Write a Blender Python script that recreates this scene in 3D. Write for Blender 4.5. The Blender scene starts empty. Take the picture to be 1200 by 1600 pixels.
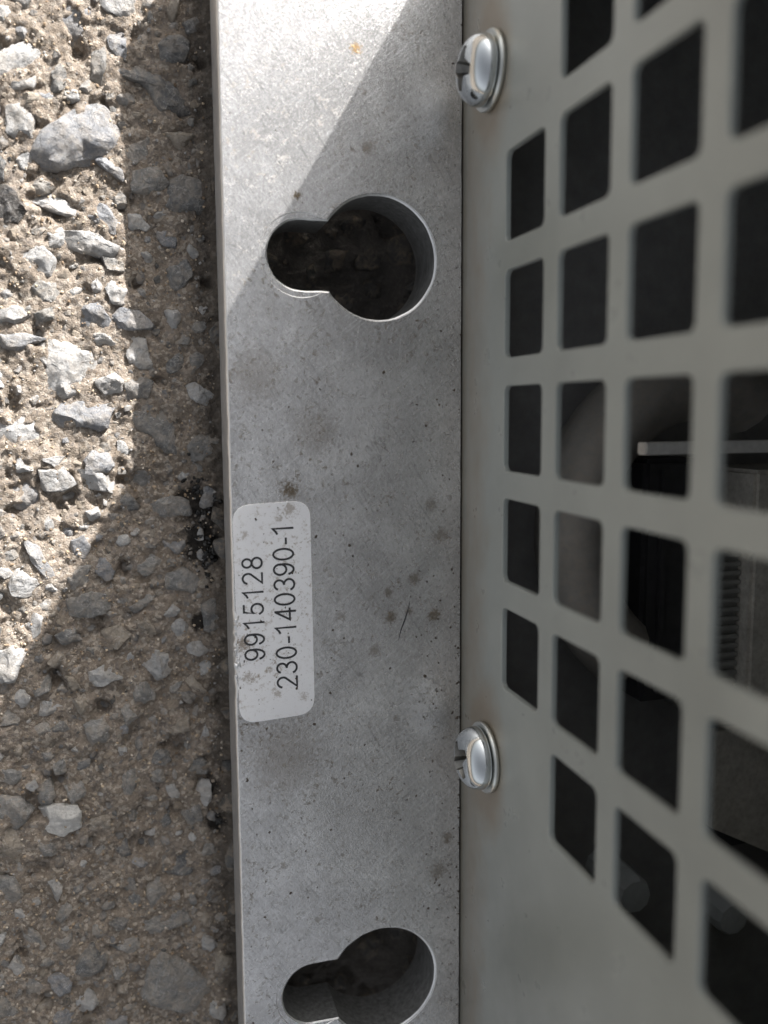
import bpy, bmesh, math, random
import numpy as np
from mathutils import Vector, Matrix, noise
from mathutils.geometry import delaunay_2d_cdt

random.seed(7); rng = np.random.default_rng(7)
MM = 0.001                                   # everything below is written in millimetres
sc = bpy.context.scene
COL = sc.collection
R = math.radians

# ------------------------------------------------------------------ camera
cam_d = bpy.data.cameras.new('camera'); cam = bpy.data.objects.new('camera', cam_d); COL.objects.link(cam)
def rotvec(w):
    v = Vector(w); return Matrix.Rotation(v.length, 3, v.normalized())
Rc = rotvec((0.1150, 0.2765, 0.0227))        # world -> camera axes
cam.matrix_world = Matrix.Translation(Vector((-31.879, -21.826, 83.637)) * MM) @ Rc.transposed().to_4x4()
cam_d.sensor_fit = 'VERTICAL'; cam_d.lens = 4.5; cam_d.sensor_height = 4.5 * 1600 / 1381.6; cam_d.sensor_width = 4.5 * 1200 / 1381.6
cam_d.clip_start = 0.003; cam_d.clip_end = 50.0
cam_d.dof.use_dof = True; cam_d.dof.focus_distance = 0.0885; cam_d.dof.aperture_fstop = 2.7
sc.camera = cam

# ------------------------------------------------------------------ sky and sun
SUN_DIR = Vector((0.515, 0.857, 0.0)).normalized(); ELEV = R(28)
w = bpy.data.worlds.new('World'); sc.world = w; w.use_nodes = True
nt = w.node_tree; nt.nodes.clear()
sky = nt.nodes.new('ShaderNodeTexSky'); sky.sky_type = 'NISHITA'; sky.sun_disc = False
sky.sun_elevation = ELEV; sky.sun_rotation = math.atan2(SUN_DIR.x, SUN_DIR.y)
sky.air_density = 1.0; sky.dust_density = 6.0; sky.ozone_density = 0.0
bg = nt.nodes.new('ShaderNodeBackground'); bg.inputs['Strength'].default_value = 0.083
wo = nt.nodes.new('ShaderNodeOutputWorld')
hs = nt.nodes.new('ShaderNodeHueSaturation'); hs.inputs['Saturation'].default_value = 0.22   # the camera's white balance sits in the shade
nt.links.new(sky.outputs[0], hs.inputs['Color']); nt.links.new(hs.outputs[0], bg.inputs[0]); nt.links.new(bg.outputs[0], wo.inputs[0])
sun_d = bpy.data.lights.new('sun', 'SUN'); sun_d.energy = 5.0; sun_d.angle = R(0.5); sun_d.color = (1.0, 0.975, 0.945)
sun = bpy.data.objects.new('sun', sun_d); COL.objects.link(sun)
to_sun = Vector((SUN_DIR.x * math.cos(ELEV), SUN_DIR.y * math.cos(ELEV), math.sin(ELEV)))
sun.rotation_euler = to_sun.to_track_quat('Z', 'Y').to_euler(); sun.location = to_sun * 0.5
sc.view_settings.view_transform = 'Standard'; sc.view_settings.look = 'None'
sc.view_settings.exposure = 1.30; sc.view_settings.gamma = 1.0

# ------------------------------------------------------------------ material helpers
class NB:
    """small node-graph helper; object coordinates arrive in millimetres"""
    def __init__(s, name):
        s.m = bpy.data.materials.new(name); s.m.use_nodes = True; s.t = s.m.node_tree
        s.b = s.t.nodes['Principled BSDF']
        tc = s.t.nodes.new('ShaderNodeTexCoord'); mp = s.t.nodes.new('ShaderNodeMapping')
        mp.inputs['Scale'].default_value = (1 / MM,) * 3; s.l(tc.outputs['Object'], mp.inputs['Vector']); s.co = mp.outputs[0]
    def l(s, a, b): s.t.links.new(a, b)
    def n(s, typ, **kw):
        x = s.t.nodes.new('ShaderNode' + typ)
        for k, v in kw.items(): setattr(x, k, v)
        return x
    def put(s, sock, v):
        if hasattr(v, 'default_value') or hasattr(v, 'is_output'): s.l(v, sock)
        else: sock.default_value = v
    def noise(s, scale, detail=4, rough=.6, dist=0., co=None, seed=0.):
        x = s.n('TexNoise', noise_dimensions='4D'); s.l(co or s.co, x.inputs['Vector'])
        x.inputs['Scale'].default_value = scale; x.inputs['Detail'].default_value = detail
        x.inputs['Roughness'].default_value = rough; x.inputs['Distortion'].default_value = dist; x.inputs['W'].default_value = seed
        return x.outputs['Fac']
    def voro(s, scale, feature='F1', out='Distance', co=None):
        x = s.n('TexVoronoi', feature=feature); s.l(co or s.co, x.inputs['Vector']); x.inputs['Scale'].default_value = scale
        return x.outputs[out]
    def mapr(s, v, a, b, c=0., d=1.):
        x = s.n('MapRange'); s.l(v, x.inputs[0])
        for i, q in enumerate((a, b, c, d)): x.inputs[i + 1].default_value = q
        return x.outputs[0]
    def math(s, op, a, b=0.):
        x = s.n('Math', operation=op); s.put(x.inputs[0], a); s.put(x.inputs[1], b); return x.outputs[0]
    def mix(s, f, a, b, blend='MIX'):
        x = s.n('Mix', data_type='RGBA', blend_type=blend); s.put(x.inputs[0], f)
        for i, q in ((6, a), (7, b)):
            if isinstance(q, tuple): x.inputs[i].default_value = (*q, 1) if len(q) == 3 else q
            else: s.l(q, x.inputs[i])
        return x.outputs[2]
    def stretch(s, sx, sy, sz, rz=0.):
        r_ = s.n('Mapping'); s.l(s.co, r_.inputs[0]); r_.inputs['Rotation'].default_value = (0, 0, rz)      # turn first, then stretch
        x = s.n('Mapping'); s.l(r_.outputs[0], x.inputs[0]); x.inputs['Scale'].default_value = (sx, sy, sz)
        return x.outputs[0]
    def bump(s, h, dist_mm, strength=1., prev=None):
        x = s.n('Bump'); s.l(h, x.inputs['Height']); x.inputs['Distance'].default_value = dist_mm * MM; x.inputs['Strength'].default_value = strength
        if prev is not None: s.l(prev, x.inputs['Normal'])
        return x.outputs[0]
    def spot(s, x, y, rad, wob):
        """a stain at (x,y) mm: 1 in its middle, ragged edge taken from wob"""
        d = s.n('VectorMath', operation='DISTANCE'); s.l(s.co, d.inputs[0]); d.inputs[1].default_value = (x, y, 0)
        q = s.math('ADD', s.math('DIVIDE', d.outputs['Value'], rad), s.math('MULTIPLY', s.math('SUBTRACT', wob, .5), 5.0))
        return s.mapr(q, .95, .5, 0, 1)
    def fin(s, **kw):
        for k, v in kw.items(): s.put(s.b.inputs[k.replace('_', ' ')], v)
        return s.m

# ------------------------------------------------------------------ materials
def m_aluminium():
    g = NB('bare_aluminium')
    fine = g.noise(3.0, 4, .8, .2, co=g.stretch(1.3, .6, 1, R(-28)))
    fleck = g.noise(4.5, 3, .75, .3, co=g.stretch(1.4, .5, 1, R(25)), seed=8)
    grit = g.voro(5.2); grit2 = g.noise(9, 3, .8, seed=3)
    scr1 = g.noise(1.0, 4, .7, co=g.stretch(5, .16, 1, R(52)), seed=1)
    scr2 = g.noise(1.0, 4, .7, co=g.stretch(4.4, .13, 1, R(-33)), seed=2)
    scr3 = g.noise(1.0, 4, .7, co=g.stretch(5, .10, 1, R(8)), seed=4)
    cloud = g.noise(.10, 4, .6, .6, seed=5); cloud2 = g.noise(.42, 6, .75, .5, seed=6)
    c = g.mix(g.mapr(cloud, .40, .60), (.60, .592, .588), (.83, .822, .815))
    c = g.mix(g.mapr(cloud2, .45, .60, 0, .45), c, (.50, .49, .475))
    c = g.mix(g.mapr(fine, .48, .60, .0, .55), c, (.40, .39, .38))
    c = g.mix(g.mapr(fleck, .54, .60, .0, .5), c, (.95, .95, .96))
    c = g.mix(g.mapr(scr1, .56, .61, 0, .42), c, (.97, .97, .98)); c = g.mix(g.mapr(scr3, .58, .63, 0, .4), c, (.96, .96, .97))
    c = g.mix(g.mapr(scr2, .57, .62, 0, .4), c, (.28, .29, .28))
    ln = g.noise(.33, 2, .4, .8, seed=40); lm = g.noise(.25, 3, .5, seed=41)
    line_ = g.math('MULTIPLY', g.math('LESS_THAN', g.math('ABSOLUTE', g.math('SUBTRACT', ln, .5)), .0035), g.mapr(lm, .5, .6))
    c = g.mix(g.math('MULTIPLY', line_, .45), c, (.15, .14, .13))
    ln2 = g.noise(.27, 2, .4, 1.2, seed=50)
    line2 = g.math('MULTIPLY', g.math('LESS_THAN', g.math('ABSOLUTE', g.math('SUBTRACT', ln2, .52)), .003), g.mapr(lm, .5, .4))
    c = g.mix(g.math('MULTIPLY', line2, .5), c, (.95, .95, .95))
    # dirt: small brown-black specks, denser in patches, plus single stains
    sp = g.noise(1.5, 6, .78, .4, seed=9); patch = g.noise(.16, 3, .5, seed=12)
    dirt = g.math('MULTIPLY', g.mapr(sp, .55, .62), g.mapr(patch, .40, .60, .25, .9))
    dots = g.math('MULTIPLY', g.mapr(g.noise(3.6, 4, .65, seed=14), .625, .675), .85)
    dirt = g.math('MAXIMUM', dirt, dots)
    c = g.mix(dirt, c, (.12, .095, .07))
    wob = g.noise(3.6, 6, .8, .6, seed=20)
    for x, y, r_, k in ((-17.5, -29.6, 1.0, .9), (-2.9, -42.8, .8, .8), (-7.5, -42.7, .75, .75), (-5.6, -42.2, .5, .6), (-9.2, -46, .8, .5), (-3.2, -31.5, .8, .5), (-2.2, -34.5, .9, .5),
                        (-5.0, -38.9, .7, .6), (-7.7, -40.1, .55, .6), (-12.6, -42.2, .6, .5), (-14.9, -24, 2.6, .3), (-20.5, -18.5, 3.2, .35), (-16.3, -2.2, .5, .95), (-18.5, -56, 4.5, .35), (-9.5, 2.5, .8, .5), (-1.5, -67, .8, .6), (-2.5, -70.5, 1.2, .5)):
        c = g.mix(g.math('MULTIPLY', g.spot(x, y, r_ * .95, wob), k), c, (.185, .14, .09))
    c = g.mix(g.math('MULTIPLY', g.spot(-10.6, 11.3, .6, wob), .9), c, (.58, .38, .17))
    nb = g.bump(fine, .016, .6); nb = g.bump(grit, .014, .7, nb); nb = g.bump(grit2, .026, .8, nb); nb = g.bump(scr1, .02, .35, nb); nb = g.bump(scr2, .02, .35, nb)
    rough = g.math('ADD', g.mapr(cloud2, .3, .7, .10, .20), g.math('MULTIPLY', dirt, .45))
    return g.fin(Base_Color=c, Metallic=g.mapr(dirt, 0, 1, .82, .1), Roughness=rough, Normal=nb)

def m_edge(name, ca, cb, metal=.9):
    g = NB(name)
    a = g.noise(2.2, 4, .7, co=g.stretch(1, .3, 1)); 
    c = g.mix(g.mapr(a, .3, .7), ca, cb)
    return g.fin(Base_Color=c, Metallic=metal, Roughness=.42, Normal=g.bump(a, .06, .6))

def m_paint(name, col, rough=.38, grime=True):
    g = NB(name)
    peel = g.noise(1.6, 2, .5); tone = g.noise(.09, 4, .55, .5, seed=4)
    c = g.mix(g.mapr(tone, .3, .7), tuple(v * .88 for v in col), tuple(min(1, v * 1.09) for v in col))
    sp = g.noise(2.6, 4, .65, seed=8)
    c = g.mix(g.mapr(sp, .69, .76, 0, .6), c, (.16, .14, .11))
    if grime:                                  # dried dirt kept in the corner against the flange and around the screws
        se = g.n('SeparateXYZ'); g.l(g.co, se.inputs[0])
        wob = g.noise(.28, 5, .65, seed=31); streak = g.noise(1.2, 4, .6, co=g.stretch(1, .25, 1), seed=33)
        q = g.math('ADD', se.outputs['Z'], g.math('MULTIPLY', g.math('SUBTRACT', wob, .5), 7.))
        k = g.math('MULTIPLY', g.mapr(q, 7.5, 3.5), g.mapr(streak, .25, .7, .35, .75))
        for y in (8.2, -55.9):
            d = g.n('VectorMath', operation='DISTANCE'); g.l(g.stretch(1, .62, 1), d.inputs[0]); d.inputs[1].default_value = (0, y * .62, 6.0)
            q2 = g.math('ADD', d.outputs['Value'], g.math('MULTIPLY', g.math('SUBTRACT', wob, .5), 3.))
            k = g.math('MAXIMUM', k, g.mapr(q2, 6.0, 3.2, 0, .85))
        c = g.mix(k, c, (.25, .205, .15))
    rr = g.mapr(g.noise(.4, 3, .6, seed=2), .3, .7, rough - .05, rough + .08)
    return g.fin(Base_Color=c, Roughness=rr, Normal=g.bump(peel, .02, .25))

def m_simple(name, col, metal=0., rough=.5, var=.15, sc_=.8, bump=.03, dust=0.):
    g = NB(name); a = g.noise(sc_, 5, .65)
    c = g.mix(g.mapr(a, .3, .7), tuple(v * (1 - var) for v in col), tuple(min(1, v * (1 + var)) for v in col))
    if dust: c = g.mix(g.mapr(g.noise(1.7, 5, .7, seed=7), .42, .7, 0, dust), c, (.30, .25, .19))
    return g.fin(Base_Color=c, Metallic=metal, Roughness=rough, Normal=g.bump(a, bump, .6))

def m_label():
    g = NB('sticker_paper')
    sp = g.noise(1.9, 6, .78, .4, seed=2); pa = g.noise(.25, 3, .5, seed=6); s2 = g.noise(4.5, 3, .6, seed=5)
    k = g.math('MULTIPLY', g.mapr(sp, .535, .63), g.mapr(pa, .36, .62, .15, 1.))
    c = g.mix(g.mapr(g.noise(.2, 3, .5), .3, .7), (.80, .80, .82), (.87, .87, .88))
    c = g.mix(g.math('MULTIPLY', k, .8), c, (.25, .185, .12)); c = g.mix(g.mapr(s2, .655, .72, 0, .75), c, (.16, .14, .12))
    wob = g.noise(3.6, 6, .8, .6, seed=20)
    for x, y, r_, q in ((-17.6, -31.4, .8, .6), (-18.6, -32.2, .4, .6), (-22.0, -47.6, .6, .6), (-21.4, -47.9, .4, .6), (-19.2, -49.5, .5, .55), (-21.9, -33.6, .4, .5), (-22.4, -44.2, .9, .8), (-16.6, -50.0, .5, .5)):
        c = g.mix(g.math('MULTIPLY', g.spot(x, y, r_, wob), q), c, (.22, .165, .11))
    return g.fin(Base_Color=c, Roughness=.42, Normal=g.bump(g.noise(6, 3, .6), .01, .4))

def m_stone(name, a, b, dusty=.45, rough=.85, spec=.35):
    a = tuple(.78 * v for v in a); b = tuple(.92 * v for v in b)
    g = NB(name)
    oi = g.n('ObjectInfo'); rv = oi.outputs['Random']
    off = g.n('VectorMath', operation='ADD'); g.l(g.co, off.inputs[0])
    cv = g.n('CombineXYZ'); g.l(g.math('MULTIPLY', rv, 97.), cv.inputs[0]); g.l(g.math('MULTIPLY', rv, 41.), cv.inputs[1]); g.l(cv.outputs[0], off.inputs[1])
    co = off.outputs[0]
    big = g.noise(.35, 5, .6, .8, co=co); fine = g.noise(2.2, 7, .78, .4, co=co); gr = g.noise(7, 3, .7, co=co)
    wv = g.n('VectorMath', operation='ADD'); g.l(co, wv.inputs[0])
    nw = g.n('TexNoise'); g.l(co, nw.inputs['Vector']); nw.inputs['Scale'].default_value = .9; nw.inputs['Detail'].default_value = 4; g.l(nw.outputs['Color'], wv.inputs[1])
    chip = g.voro(.8, co=wv.outputs[0]); chip2 = g.voro(2.1, co=wv.outputs[0])
    c = g.mix(g.mapr(big, .3, .7), a, b)
    c = g.mix(g.mapr(rv, 0, 1, .0, .38), c, tuple(v * .68 for v in a))
    c = g.mix(g.mapr(fine, .38, .64, .0, .5), c, tuple(v * .55 for v in a))
    vein = g.mapr(g.noise(.55, 4, .6, 1.6, co=co), .485, .515)
    c = g.mix(g.math('MULTIPLY', g.math('MULTIPLY', vein, g.math('SUBTRACT', 1., vein)), 1.6), c, (.62, .60, .58))
    c = g.mix(g.mapr(gr, .60, .72, 0, .4), c, (.62, .60, .58))
    du = g.noise(.7, 7, .76, .8, co=co, seed=3)
    c = g.mix(g.mapr(du, .44, .58, 0, min(.85, dusty + .12)), c, (.40, .35, .295))
    nb = g.bump(big, .5, .5); nb = g.bump(chip, .55, .75, nb); nb = g.bump(chip2, .2, .6, nb); nb = g.bump(fine, .34, 1., nb); nb = g.bump(gr, .08, .9, nb)
    return g.fin(Base_Color=c, Roughness=rough, Specular_IOR_Level=spec, Normal=nb)

def m_ground():
    g = NB('dusty_concrete')
    big = g.noise(.13, 5, .6, .6); mid = g.noise(.7, 6, .7, .4); fine = g.noise(3.6, 5, .75); gr = g.voro(5.5)
    c = g.mix(g.mapr(mid, .3, .7), (.185, .15, .115), (.475, .41, .35))
    c = g.mix(g.mapr(big, .38, .62, 0, .5), c, (.30, .25, .20))
    c = g.mix(g.mapr(fine, .38, .70, 0, .6), c, (.165, .125, .092))
    cell = g.n('TexVoronoi'); g.l(g.co, cell.inputs['Vector']); cell.inputs['Scale'].default_value = 3.2
    se = g.n('SeparateColor'); g.l(cell.outputs['Color'], se.inputs[0])
    c = g.mix(g.mapr(se.outputs[0], .72, .78, 0, .55), c, (.55, .49, .42)); c = g.mix(g.mapr(se.outputs[1], .80, .86, 0, .5), c, (.17, .155, .145))
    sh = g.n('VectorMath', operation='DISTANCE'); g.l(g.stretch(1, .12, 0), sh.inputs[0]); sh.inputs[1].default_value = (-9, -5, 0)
    c = g.mix(g.mapr(sh.outputs['Value'], 13.5, 11, 0, .8), c, (.13, .125, .12))          # shade beneath the flange, painted into the concrete's colour
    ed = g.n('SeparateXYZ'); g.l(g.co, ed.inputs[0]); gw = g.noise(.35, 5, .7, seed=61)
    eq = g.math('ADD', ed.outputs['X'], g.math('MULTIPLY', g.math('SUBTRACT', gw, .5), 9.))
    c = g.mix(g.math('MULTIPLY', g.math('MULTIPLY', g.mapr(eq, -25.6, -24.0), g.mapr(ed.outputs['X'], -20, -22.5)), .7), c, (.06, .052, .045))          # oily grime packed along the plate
    # grease spilled where the plate's edge stood
    wob = g.noise(.6, 5, .7, seed=20)
    for x, y, r_ in ((-25.6, -31.5, 2.6), (-25.2, -35.5, 2.4), (-25.2, -62, 1.2), (-25.0, -66, 1.3), (-25.6, -44, 1.2)):
        d = g.n('VectorMath', operation='DISTANCE'); g.l(g.stretch(1, 1, 0), d.inputs[0]); d.inputs[1].default_value = (x, y, 0)
        q = g.math('ADD', g.math('DIVIDE', d.outputs['Value'], r_), g.math('MULTIPLY', g.math('SUBTRACT', wob, .5), 2.6))
        c = g.mix(g.mapr(q, 1.1, .6, 0, .93), c, (.018, .016, .015))
    nb = g.bump(mid, .6, .9); nb = g.bump(fine, .28, 1., nb); nb = g.bump(gr, .1, .7, nb)
    return g.fin(Base_Color=c, Roughness=.95, Specular_IOR_Level=.2, Normal=nb)

def m_pebble():
    g = NB('broken_pebbles')
    at = g.n('Attribute', attribute_name='tint'); fine = g.noise(2.4, 6, .78, .4); chip = g.voro(1.7)
    c = g.mix(g.mapr(fine, .40, .62, 0, .55), at.outputs['Color'], (.13, .12, .11))
    c = g.mix(g.mapr(g.noise(.9, 6, .75, .6, seed=3), .45, .60, 0, .65), c, (.34, .275, .21))
    nb = g.bump(chip, .25, .7); nb = g.bump(fine, .25, 1., nb)
    return g.fin(Base_Color=c, Roughness=.9, Specular_IOR_Level=.25, Normal=nb)

def m_grain():
    g = NB('sand_grains')
    at = g.n('Attribute', attribute_name='tint')
    return g.fin(Base_Color=at.outputs['Color'], Roughness=.9, Specular_IOR_Level=.25, Normal=g.bump(g.noise(5, 3, .7), .08, .8))

PAINT = (.295, .317, .302)
M = dict(
    alu=m_aluminium(), edge=m_edge('worn_aluminium_edge', (.36, .36, .36), (.60, .60, .605), .6), bore=m_edge('dark_bore', (.09, .09, .088), (.26, .26, .255), .2), rim=m_edge('bright_rim', (.70, .70, .70), (.88, .88, .88)), paint=m_paint('light_grey_paint', PAINT, .31), shell=m_paint('shell_grey_paint', PAINT, .42, False),  # bore: keyhole walls, darker than the plate's outer edge
    zinc=m_simple('zinc_plating', (.62, .65, .665), 1., .13, .06, .5, .012), washer=m_simple('washer_zinc', (.66, .67, .64), 1., .30, .1, 1.2, .02), recess=m_simple('recess_steel', (.22, .215, .20), 1., .38, .35, 1.6, .05),
    label=m_label(), ink=m_simple('black_ink', (.03, .03, .033), 0, .5, .3, 3., .005),
    dark=m_simple('dark_floor', (.30, .30, .30), 0, .6, .2, .4, .04, .25), black=m_simple('black_plastic', (.06, .06, .062), 0, .5, .2),
    ring=m_simple('grey_ring_plastic', (.21, .20, .185), 0, .6, .15, .6, .05, .35), bar=m_simple('galvanised_bar', (.75, .74, .71), .1, .5, .12, 1.5, .04, .15),
    plate=m_simple('dusty_grey_plate', (.70, .67, .60), 0, .65, .2, .5, .05, .45), rib=m_simple('ribbed_plastic', (.32, .32, .30), 0, .5, .15), nut=m_simple('pale_nylon', (.55, .58, .58), 0, .5, .1),
    blue=m_stone('blue_grey_limestone', (.31, .32, .345), (.44, .445, .46), .35), grey=m_stone('grey_limestone', (.29, .285, .275), (.42, .41, .395), .5),
    pale=m_stone('pale_limestone', (.56, .555, .55), (.70, .695, .69), .35), tan=m_stone('tan_limestone', (.42, .36, .29), (.52, .46, .385), .55),
    dark_s=m_stone('dark_limestone', (.21, .212, .215), (.29, .29, .285), .4), white=m_stone('white_marble', (.98, .95, .90), (1., .98, .94), 0.), blk=m_stone('black_slag', (.025, .025, .028), (.06, .06, .062), .08, .38, .5),
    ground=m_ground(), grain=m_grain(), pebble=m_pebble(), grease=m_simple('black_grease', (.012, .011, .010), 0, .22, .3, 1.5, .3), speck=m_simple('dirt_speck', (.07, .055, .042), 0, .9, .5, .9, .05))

# ------------------------------------------------------------------ mesh helpers (mm in, metres out)
def mesh(name, v, f, mat, smooth=None):
    me = bpy.data.meshes.new(name)
    v = np.asarray(v, dtype=np.float64) * MM
    me.from_pydata([tuple(p) for p in v] if len(v) < 60000 else v.tolist(), [], f)
    for m_ in (mat if isinstance(mat, (list, tuple)) else [mat]): me.materials.append(m_)
    me.validate(clean_customdata=False); me.update()
    if smooth is not None:
        me.shade_smooth()
        if smooth < 179: me.set_sharp_from_angle(angle=R(smooth))
    return me
def link(name, me, parent=None, loc=(0, 0, 0), kind=None, label=None, cat=None, group=None):
    o = bpy.data.objects.new(name, me); COL.objects.link(o)
    if parent: o.parent = parent
    o.location = Vector(loc) * MM
    if kind: o['kind'] = kind
    if label: o['label'] = label
    if cat: o['category'] = cat
    if group: o['group'] = group
    return o
class MB:
    def __init__(s): s.v = []; s.f = []
    def add(s, v, f):
        k = len(s.v); s.v += [tuple(p) for p in v]; s.f += [tuple(i + k for i in q) for q in f]
    def box(s, x0, x1, y0, y1, z0, z1, c=0.):
        """box, bevelled by c"""
        if c <= 0:
            s.add([(x, y, z) for x in (x0, x1) for y in (y0, y1) for z in (z0, z1)], [(0, 1, 3, 2), (4, 6, 7, 5), (0, 4, 5, 1), (2, 3, 7, 6), (0, 2, 6, 4), (1, 5, 7, 3)]); return
        bm = bmesh.new(); bmesh.ops.create_cube(bm, size=1)
        for q in bm.verts: q.co = Vector(((x0 + x1) / 2 + q.co.x * (x1 - x0), (y0 + y1) / 2 + q.co.y * (y1 - y0), (z0 + z1) / 2 + q.co.z * (z1 - z0)))
        bmesh.ops.bevel(bm, geom=bm.edges[:], offset=c, segments=2, affect='EDGES'); bm.verts.index_update()
        s.add([tuple(q.co) for q in bm.verts], [tuple(q.index for q in f.verts) for f in bm.faces]); bm.free()
    def lathe(s, prof, n=32, axis='Z', c=(0, 0, 0)):
        """prof = [(radius, height)...]; radius 0 closes to a point"""
        rings = []; v = []; f = []
        for r_, h in prof:
            if r_ < 1e-6: rings.append([len(v)]); v.append((0, 0, h))
            else: rings.append(list(range(len(v), len(v) + n))); v += [(r_ * math.cos(2 * math.pi * i / n), r_ * math.sin(2 * math.pi * i / n), h) for i in range(n)]
        for a, b in zip(rings, rings[1:]):
            for i in range(n):
                j = (i + 1) % n
                if len(a) == 1: f.append((a[0], b[j], b[i]))
                elif len(b) == 1: f.append((a[i], a[j], b[0]))
                else: f.append((a[i], a[j], b[j], b[i]))
        if axis == '-X': v = [(-z, y, x) for x, y, z in v]
        s.add([(x + c[0], y + c[1], z + c[2]) for x, y, z in v], f)
    def make(s, name, mat, parent=None, smooth=None, **kw): return link(name, mesh(name, s.v, s.f, mat, smooth), parent, **kw)

def inside(p, poly):
    x, y = p; r_ = False; n = len(poly)
    for i in range(n):
        (x1, y1), (x2, y2) = poly[i], poly[i - 1]
        if (y1 > y) != (y2 > y) and x < (x2 - x1) * (y - y1) / (y2 - y1) + x1: r_ = not r_
    return r_
def cdt(outer, holes, extra=()):
    """triangles of a polygon with holes; the boundary vertices keep their order"""
    pts = list(outer); loops = [range(len(outer))]
    for h in holes: loops.append(range(len(pts), len(pts) + len(h))); pts += h
    nb = len(pts); pts += list(extra)
    ed = [(l[i], l[(i + 1) % len(l)]) for l in loops for i in range(len(l))]
    v, e, f, ov, oe, of = delaunay_2d_cdt([Vector(p) for p in pts], ed, [], 0, 1e-6)
    back = {}
    for i, o in enumerate(ov):
        for q in o: back.setdefault(i, q)
    bbs = [(min(p[0] for p in h), max(p[0] for p in h), min(p[1] for p in h), max(p[1] for p in h), h) for h in holes]
    out = []
    for t in f:
        c = sum((v[i] for i in t), Vector((0, 0))) / len(t)
        if not inside(c, outer): continue
        if any(b[0] <= c.x <= b[1] and b[2] <= c.y <= b[3] and inside(c, b[4]) for b in bbs): continue
        out.append(tuple(back[i] for i in t))
    return pts, out
def plate(outer, holes, mapf, extra=(), om=None, hm=None):
    """solid plate. outer / holes: lists of rings [(points2d, depth)...] from the face side to the back side. Rim faces get material 1."""
    V = []; F = []; MI = []
    def addring(pts, d):
        k = len(V); V.extend(mapf(x, y, d) for x, y in pts); return list(range(k, k + len(pts)))
    o_r = [addring(p, d) for p, d in outer]; h_r = [[addring(p, d) for p, d in h] for h in holes]
    for side in (0, -1):
        pts, tr = cdt(outer[side][0], [h[side][0] for h in holes], extra if side == 0 else ())
        idx = list(o_r[side])
        for h in h_r: idx += h[side]
        if side == 0 and extra:
            k = len(V); V.extend(mapf(x, y, outer[0][1]) for x, y in extra); idx += list(range(k, k + len(extra)))
        for t in tr:
            q = tuple(idx[i] for i in t); F.append(q if side == 0 else q[::-1]); MI.append(0)
    for ri, rings in enumerate([o_r] + h_r):
        mm = om if ri == 0 else hm
        for k, (a, b) in enumerate(zip(rings, rings[1:])):
            n = len(a)
            for i in range(n): j = (i + 1) % n; F.append((a[i], b[i], b[j], a[j])); MI.append(mm[k] if mm else 1)
    return V, F, MI
def fix(me):
    bm = bmesh.new(); bm.from_mesh(me); bmesh.ops.recalc_face_normals(bm, faces=bm.faces[:]); bm.to_mesh(me); bm.free(); me.update()

# ================================================================== GROUND (structure)
GZ = -9.4                                     # mean height of the cement between the stones; z = 0 is the top of the flange
def vnoise(x, y, seed):
    """value noise, vectorised"""
    xi = np.floor(x).astype(np.int64); yi = np.floor(y).astype(np.int64); fx = x - xi; fy = y - yi
    def h(a, b):
        n = (a * 374761393 + b * 668265263 + seed * 974634777) & 0xffffffff
        n = ((n ^ (n >> 13)) * 1274126177) & 0xffffffff
        return ((n ^ (n >> 16)) & 0xffff) / 65535.0
    u = fx * fx * (3 - 2 * fx); v_ = fy * fy * (3 - 2 * fy)
    return (h(xi, yi) * (1 - u) + h(xi + 1, yi) * u) * (1 - v_) + (h(xi, yi + 1) * (1 - u) + h(xi + 1, yi + 1) * u) * v_
def fbm(x, y, f, o, seed, g=.5):
    r_ = 0; a = 1; t = 0
    for i in range(o): r_ = r_ + a * vnoise(x * f + 17.3 * i, y * f - 9.1 * i, seed + i); t += a; a *= g; f *= 2.03
    return r_ / t - .5

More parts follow.
